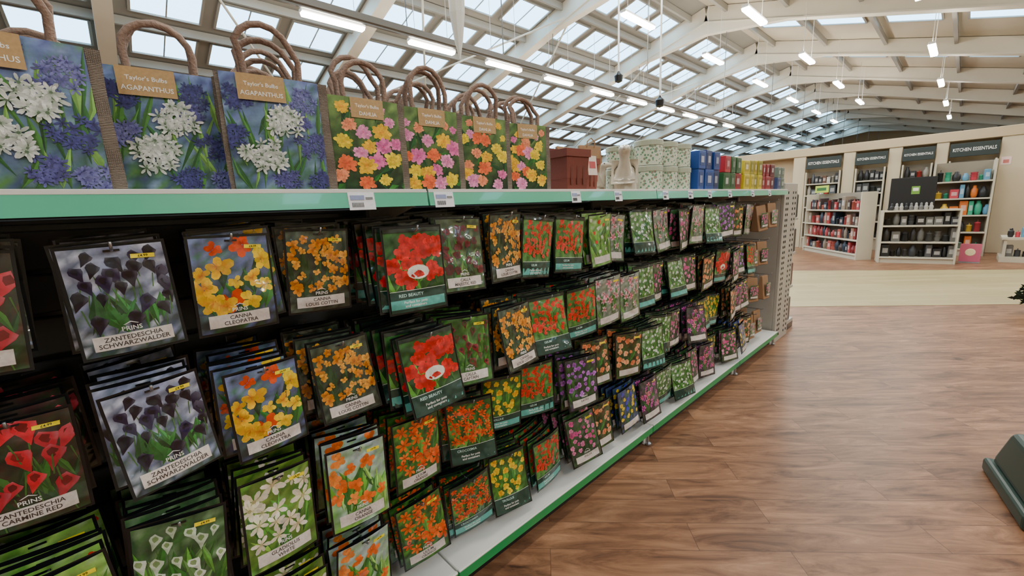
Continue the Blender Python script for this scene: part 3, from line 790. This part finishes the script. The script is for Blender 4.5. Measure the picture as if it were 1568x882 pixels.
def floral():
    m,nt,b=newmat('floral_tin_print'); L=nt.links.new
    tc=nt.nodes.new('ShaderNodeTexCoord'); v=nt.nodes.new('ShaderNodeTexVoronoi'); v.inputs['Scale'].default_value=60
    L(tc.outputs['Object'],v.inputs['Vector'])
    cr=nt.nodes.new('ShaderNodeValToRGB'); e=cr.color_ramp.elements; cr.color_ramp.interpolation='CONSTANT'
    e[0].position=0; e[0].color=hx('b87870'); e[1].position=.2; e[1].color=hx('5a8a68')
    x=e.new(.40); x.color=hx('c9cdb8')
    L(v.outputs['Distance'],cr.inputs['Fac']); L(cr.outputs['Color'],b.inputs['Base Color']); b.inputs['Roughness'].default_value=.4
    return m
M_FLOR=floral()
M_LID=simple('sage_lid', hx('a5ab94'), .4)
def tin(x,y,z,r,h):
    mb=MB(); mb.add(lathe([(r,0),(r,h*.78),(r+.002,h*.78)],28),smooth=False)
    mb.add(lathe([(r+.001,h*.77),(r+.0035,h*.785),(r+.0035,h*.97),(r,h),(.02,h+.001)],28),mat=1)
    mb.obj('floral_storage_tin',[M_FLOR,M_LID],M=T(x,y,z))
for k,x in enumerate((2.16,2.33,2.50)):
    tin(x,1.2,Z0,.075,.13); tin(x+.01,1.205,Z0+.134,.073,.13)
    tin(x,1.38,Z0,.075,.13); tin(x,1.38,Z0+.134,.073,.12)
def boxes(x0,x1,colrs,hh,name,lean=0):
    mb=MB(); rr=random.Random(int(x0*50)); x=x0
    while x<x1-.05:
        w=rr.uniform(.085,.12)
        for y0 in (1.115,1.25,1.385):
            for lay in (0,1):
                c=hx(rr.choice(colrs)); h=hh/2*rr.uniform(.85,1.0) if lay else hh/2
                M=T(x+w/2,y0+.06+rr.uniform(-.006,.006),lay*(hh/2+.001))@RZ(rr.uniform(-5,5))
                mb.add(bbox(w-.012,.11,h,.003),c,M=M)
                mb.add(box2(-w*.3,w*.3,-.0565,-.0548,h*.2,h*.85),mixc(c,(.02,.02,.03,1),.35),M=M)
                mb.add(box2(-w*.2,w*.15,-.0575,-.0562,h*.35,h*.7),mixc(c,W_,rr.uniform(.1,.5)),M=M)
        x+=w
    mb.obj(name,[M_ATTR],M=T(0,0,Z0))
boxes(2.61,2.98,['163a80','1b4690','102c66'],.25,'blue_gift_boxes')
boxes(3.02,3.36,['90161e','a8262e','2a5a2a'],.23,'red_gift_boxes')
boxes(3.40,3.74,['b09a10','98901e','c8b428'],.225,'yellow_gift_boxes')
boxes(3.80,4.13,['8a1a26','982c34','641420'],.21,'crimson_gift_boxes')
boxes(4.18,4.36,['44527a','62465e','6a7a6c'],.2,'patterned_gift_boxes')

# ------------------------------------------------------------------ kitchen department
WX=14.0
MB().add(box2(WX,WX+.25,YR+.01,9,0,2.63)).obj('wall_far',[M_WALL])
mb=MB()
mb.add(box2(WX-.32,WX,YR+.01,9,2.42,2.63,.01),mat=0)
for y0,y1 in ((3.02,3.3),(1.98,2.22),(1.12,1.36),(.36,.56),(-1.3,-.4),(-2.6,-2.3),(4.2,4.45)):
    mb.add(box2(WX-.30,WX,y0,y1,0,2.42,.01),mat=1)
mb.obj('trim_2',[M_WALL,M_WALL2])
M_SIGN=simple('dark_sign_board',hx('222e2d'),.45)
for k,(yc,w) in enumerate(((2.62,.74),(1.67,.6),(.84,.54),(-.02,.72))):
    mb=MB(); mb.add(box2(-w/2,w/2,-.02,.02,-.14,.14,.004),mat=0)
    tg=text_geo('KITCHEN ESSENTIALS',.1); xs=[v[0] for v in tg[0]]; W=max(xs)-min(xs); kk=w*.88/W
    mb.add(([(v[0]*kk,-.0215,v[1]*kk*1.5-.03) for v in tg[0]],tg[1]),hx('f2f0ea'),mat=1)
    mb.obj('kitchen_department_sign',[M_SIGN,M_ATTR],M=T(WX-.35,yc,2.22)@RZ(-90))
mb=MB(); mb.add(box2(-.07,.07,-.004,.0,0,.16),hx('e8c9c4')); mb.add(box2(-.04,.04,-.006,-.003,.03,.1),hx('c06a62'))
mb.obj('wall_notice',[M_ATTR],M=T(WX-.302,-.5,1.85)@RZ(-90))

PALS={'mix':['8c857c','2a2a2e','98221e','aaa69e','5a3a2a','4a4f54','a5381e'],
      'dark':['141416','202024','35363a','4a4a4c','62605c','221c18'],
      'bright':['2f9e7c','d06a1e','7fa090','e0b83a','bf3a4a','5a90b0','1c1c20','7faf4a'],
      'red':['983030','b0544a','7a1c20','a07868','3a2a28','a83a40','1c2a3a','8a7a6a']}
def goods(mb,L,z,dep,hmax,pal,rr,face):
    x=.03
    while x<L-.08:
        w=rr.uniform(.07,.14); h=min(hmax,rr.uniform(.14,.3)); c=hx(rr.choice(PALS[pal])); t=rr.random()
        r=w*.48
        if t<.45: mb.add(bbox(w*.95,dep*.6,h,.006),c,mat=1,M=T(x+w/2,-dep*.5,z)); mb.add(box2(-w*.3,w*.3,-.0015,.0,h*.3,h*.7),mixc(c,W_,.35),mat=1,M=T(x+w/2,-dep*.8-.001,z))
        elif t<.65: mb.add(lathe([(r*.7,0),(r,h*.3),(r*.95,h*.7),(r*.55,h*.85),(r*.55,h),(r*.3,h+.01)],14),c,mat=1,M=T(x+w/2,-dep*.65,z),smooth=True)
        elif t<.8:
            for q in (0,.25,.5): mb.add(lathe([(r*.6,0),(r*.75,.01),(r,h*.35),(r*1.02,h*.36),(r*.9,h*.36),(r*.6,.03)],14),shade(c,1-q*.4),mat=1,M=T(x+w/2,-dep*.65,z+h*q),smooth=True)
        else:
            mb.add(lathe([(r*.8,0),(r*.8,h*.6),(r*.84,h*.6),(r*.84,h*.66),(r*.1,h*.72),(r*.1,h*.8),(r*.2,h*.82),(r*.02,h*.86)],14),c,mat=1,M=T(x+w/2,-dep*.65,z),smooth=True)
        x+=w+.004
M_UNIT=simple('cream_shelving', hx('c4bba6'), .5, noise=.04, nscale=5)
M_UBACK=simple('shelf_back_panel', hx('8a8070'), .6, noise=.1, nscale=5)
def unit(name,p0,p1,h,dep,zs,pal,seed,topdeck=False):
    p0=Vector((*p0,0)); p1=Vector((*p1,0)); L=(p1-p0).length; a=math.atan2(p1.y-p0.y,p1.x-p0.x)
    mb=MB(); rr=random.Random(seed)
    mb.add(box2(0,L,-.02,0,0,h),mat=2)
    for xx in (0,L): mb.add(box2(xx-.015,xx+.015,-dep,0,0,h,.003),mat=0)
    for i,z in enumerate(zs):
        mb.add(box2(0.015,L-.015,-dep,-.02,z-.03,z,.003),mat=0)
        top=(zs[i+1] if i+1<len(zs) else h)-z-.06
        goods(mb,L,z,dep,max(.08,top),pal,rr,0)
    if topdeck: mb.add(box2(0.015,L-.015,-dep,-.02,h-.03,h,.003),mat=0)
    mb.add(box2(0.015,L-.015,-dep+.03,-.02,0,zs[0]-.03),mat=0)
    M=Matrix.Translation(p0)@Matrix.Rotation(a,4,'Z')@T(0,dep,0)
    return mb.obj(name,[M_UNIT,M_ATTR,M_UBACK],M=M)
unit('kitchenware_shelf_unit',(13.02,2.78),(11.36,1.48),1.42,.3,(.12,.42,.72,1.05),'red',1)
unit('cookware_shelf_unit',(11.12,1.08),(11.35,.02),1.03,.4,(.12,.42,.74),'dark',2,True)
unit('tableware_shelf_unit',(12.9,.5),(12.95,-.36),1.95,.4,(.15,.5,.85,1.2,1.55),'bright',3)
for i,(y0,y1) in enumerate(((2.98,2.26),(1.94,1.4),(1.08,.6),(.32,-.36))):
    unit('wall_bay_shelves',(WX-.37,y0),(WX-.37,y1),2.0,.34,(.3,.7,1.1,1.4,1.7),['mix','dark','mix','bright'][i],20+i)
unit('wall_bay_shelves',(WX-.37,-1.35),(WX-.37,-2.25),2.0,.34,(.3,.7,1.1,1.5,1.8),'mix',29)
mb=MB(); mb.add(box2(-.33,.33,-.02,.02,.02,.62,.006),hx('101114')); mb.add(box2(-.33,-.29,-.08,.08,0,.03),hx('1a1b1e')); mb.add(box2(.29,.33,-.08,.08,0,.03),hx('1a1b1e'))
mb.add(box2(-.02,.1,-.024,-.02,.3,.45),hx('6a9a3a')); mb.add(box2(.0,.08,-.026,-.023,.36,.42),W_)
rr=random.Random(3)
for k in range(9): mb.add(lathe([(.03,0),(.035,.06),(.02,.09),(.02,.12),(.008,.14)],10),hx(rr.choice(['2a2a2c','6a6a6a','a8a49c'])),M=T(-.29+.07*k,-.13,0))
mb.obj('black_display_board',[M_ATTR],M=T(11.42,.72,1.031)@RZ(-78))
mb=MB(); mb.add(box2(-.28,.28,-.01,.01,.03,.2,.003),hx('b9d24a')); mb.add(box2(-.2,.2,-.012,-.009,.08,.15),hx('2f6a3a')); mb.add(box2(-.02,.02,-.03,.03,0,.03),hx('dddddd'))
mb.obj('yellow_offer_sign',[M_ATTR],M=T(12.80,2.44,1.421)@RZ(-142))
mb=MB(); mb.add(box2(-.14,.14,-.008,.008,0.02,.36,.003),hx('c8607c')); mb.add(lathe([(.07,0),(.06,.004)],18),hx('f2e0b0'),M=T(0,-.009,.2)@RX(90)); mb.add(box2(-.14,.14,-.06,.06,0,.02),hx('888888'))
mb.obj('pink_floor_poster',[M_ATTR],M=T(11.75,-.17,0)@RZ(-92))
mb=MB(); mb.add(box2(-.5,.5,-.35,.35,.0,.1),mat=0); mb.add(box2(-.5,.5,-.35,.35,.42,.46),mat=0)
for a in (-.47,.43):
    for b in (-.32,.28): mb.add(box2(a,a+.04,b,b+.04,.1,.42),mat=0)
rr=random.Random(4)
for zz,pl in ((.46,'bright'),(.1,'dark')):
    tmp=MB(); goods(tmp,.95,zz,.3,.25,pl,rr,0); mb.add((tmp.v,tmp.f,tmp.c),mat=1,M=T(-.47,0,0))
mb.obj('low_display_table',[M_UNIT,M_ATTR],M=T(12.4,-1.05,0)@RZ(-90))

# ------------------------------------------------------------------ dark plastic stand base at the right
M_DG=simple('dark_green_plastic',hx('2a423b'),.4,noise=.1,nscale=8,bump=.05)
mb=MB()
g=bbox(.50,.40,.07,.018,3); mb.add(g)
g=bbox(.46,.36,.19,.03,3); vs=[(v[0]*(1-.22*v[2]/.19),v[1]*(1-.22*v[2]/.19),v[2]+.065) for v in g[0]]; mb.add((vs,g[1]))
g=bbox(.2,.02,.09,.006,2)
mb.add((g[0],g[1]),mat=1,M=T(0,-.178,.11)@RX(-12)); mb.add((g[0],g[1]),mat=1,M=T(-.205,0,.11)@RZ(-90)@RX(-12))
mb.add(lathe([(.05,.25),(.05,.32),(.04,.33)],18)); mb.add(tube([(0,0,.3),(0,0,1.5)],.022,12),mat=2)
for s in (-1,1):
    for t in (-1,1): mb.add(box2(s*.19-.03,s*.19+.03,t*.14-.03,t*.14+.03,0.0,.09,.008))
mb.obj('sign_stand_base',[M_DG,M_BLACK,M_METAL],M=T(2.77,-.44,0)@RZ(12))

mb=MB(); rr=random.Random(9)
mb.add(lathe([(.12,0),(.16,.26),(.175,.26),(.175,.3),(.15,.3),(.14,.24)],20),hx('2c2c2e'),mat=0)
mb.add(tube([(0,0,.2),(0.01,0,.6),(0,0,1.0)],[.02,.015,.006],8),hx('4a3626'))
for k in range(2600):
    z=rr.uniform(.12,.85); rad=.36*(1-(z-.12)/.85)+.03; a=rr.random()*6.283; q=rad*rr.uniform(.3,1)
    x,y=math.cos(a)*q,math.sin(a)*q; L=rr.uniform(.04,.08); c=hx(rr.choice(['16301c','20482a','0f2416']))
    dx,dy=math.cos(a)*L,math.sin(a)*L
    mb.add(([(x,y,z),(x+dx*.5-dy*.22,y+dy*.5+dx*.22,z+.02),(x+dx,y+dy,z+rr.uniform(-.03,.04)),(x+dx*.5+dy*.22,y+dy*.5-dx*.22,z-.015)],[(0,1,2,3)]),c)
mb.obj('potted_conifer',[M_MATTE],M=T(7.15,-.88,.0045))

mb=MB()
mb.add(lathe([(.004,-.42),(.03,-.3),(.055,-.12),(.06,.05),(.04,.3),(.012,.55),(.006,.6)],8),hx('d0cdc2'))
mb.add(tube([(0,0,.58),(0,0,roofz(2.6)-H-1.57)],.004,6),hx('999999'))
mb.obj('hanging_paper_decoration',[M_MATTE],M=T(2.0,2.6,H+1.5))
def droprod(x,y,zb):
    mb=MB(); mb.add(tube([(0,0,0),(0,0,roofz(y)-zb-.02)],.012,8)); mb.add(lathe([(.01,-.12),(.05,-.1),(.06,-.03),(.03,0),(.012,.03)],14),mat=1)
    mb.obj('ceiling_sensor_drop_rod',[M_WHITE,M_BLACK],M=T(x,y,zb))
droprod(5.5,2.9,H+1.36); droprod(5.3,3.4,H+1.75)

# ------------------------------------------------------------------ world + camera
w=D.worlds.new('w'); scene.world=w; w.use_nodes=True
bgn=w.node_tree.nodes['Background']; bgn.inputs[0].default_value=(.7,.82,1,1); bgn.inputs[1].default_value=.6
cam=D.cameras.new('cam'); co=D.objects.new('camera',cam); scene.collection.objects.link(co)
cam.sensor_width=36; cam.lens=14.69; cam.clip_start=.02; cam.clip_end=200
r=Vector((.727,-.685,-.0443)).normalized(); f=Vector((.668,.721,-.184)); f=(f-r*f.dot(r)).normalized(); u=r.cross(f)
co.matrix_world=Matrix(((r.x,u.x,-f.x,0),(r.y,u.y,-f.y,0),(r.z,u.z,-f.z,H),(0,0,0,1)))
scene.camera=co
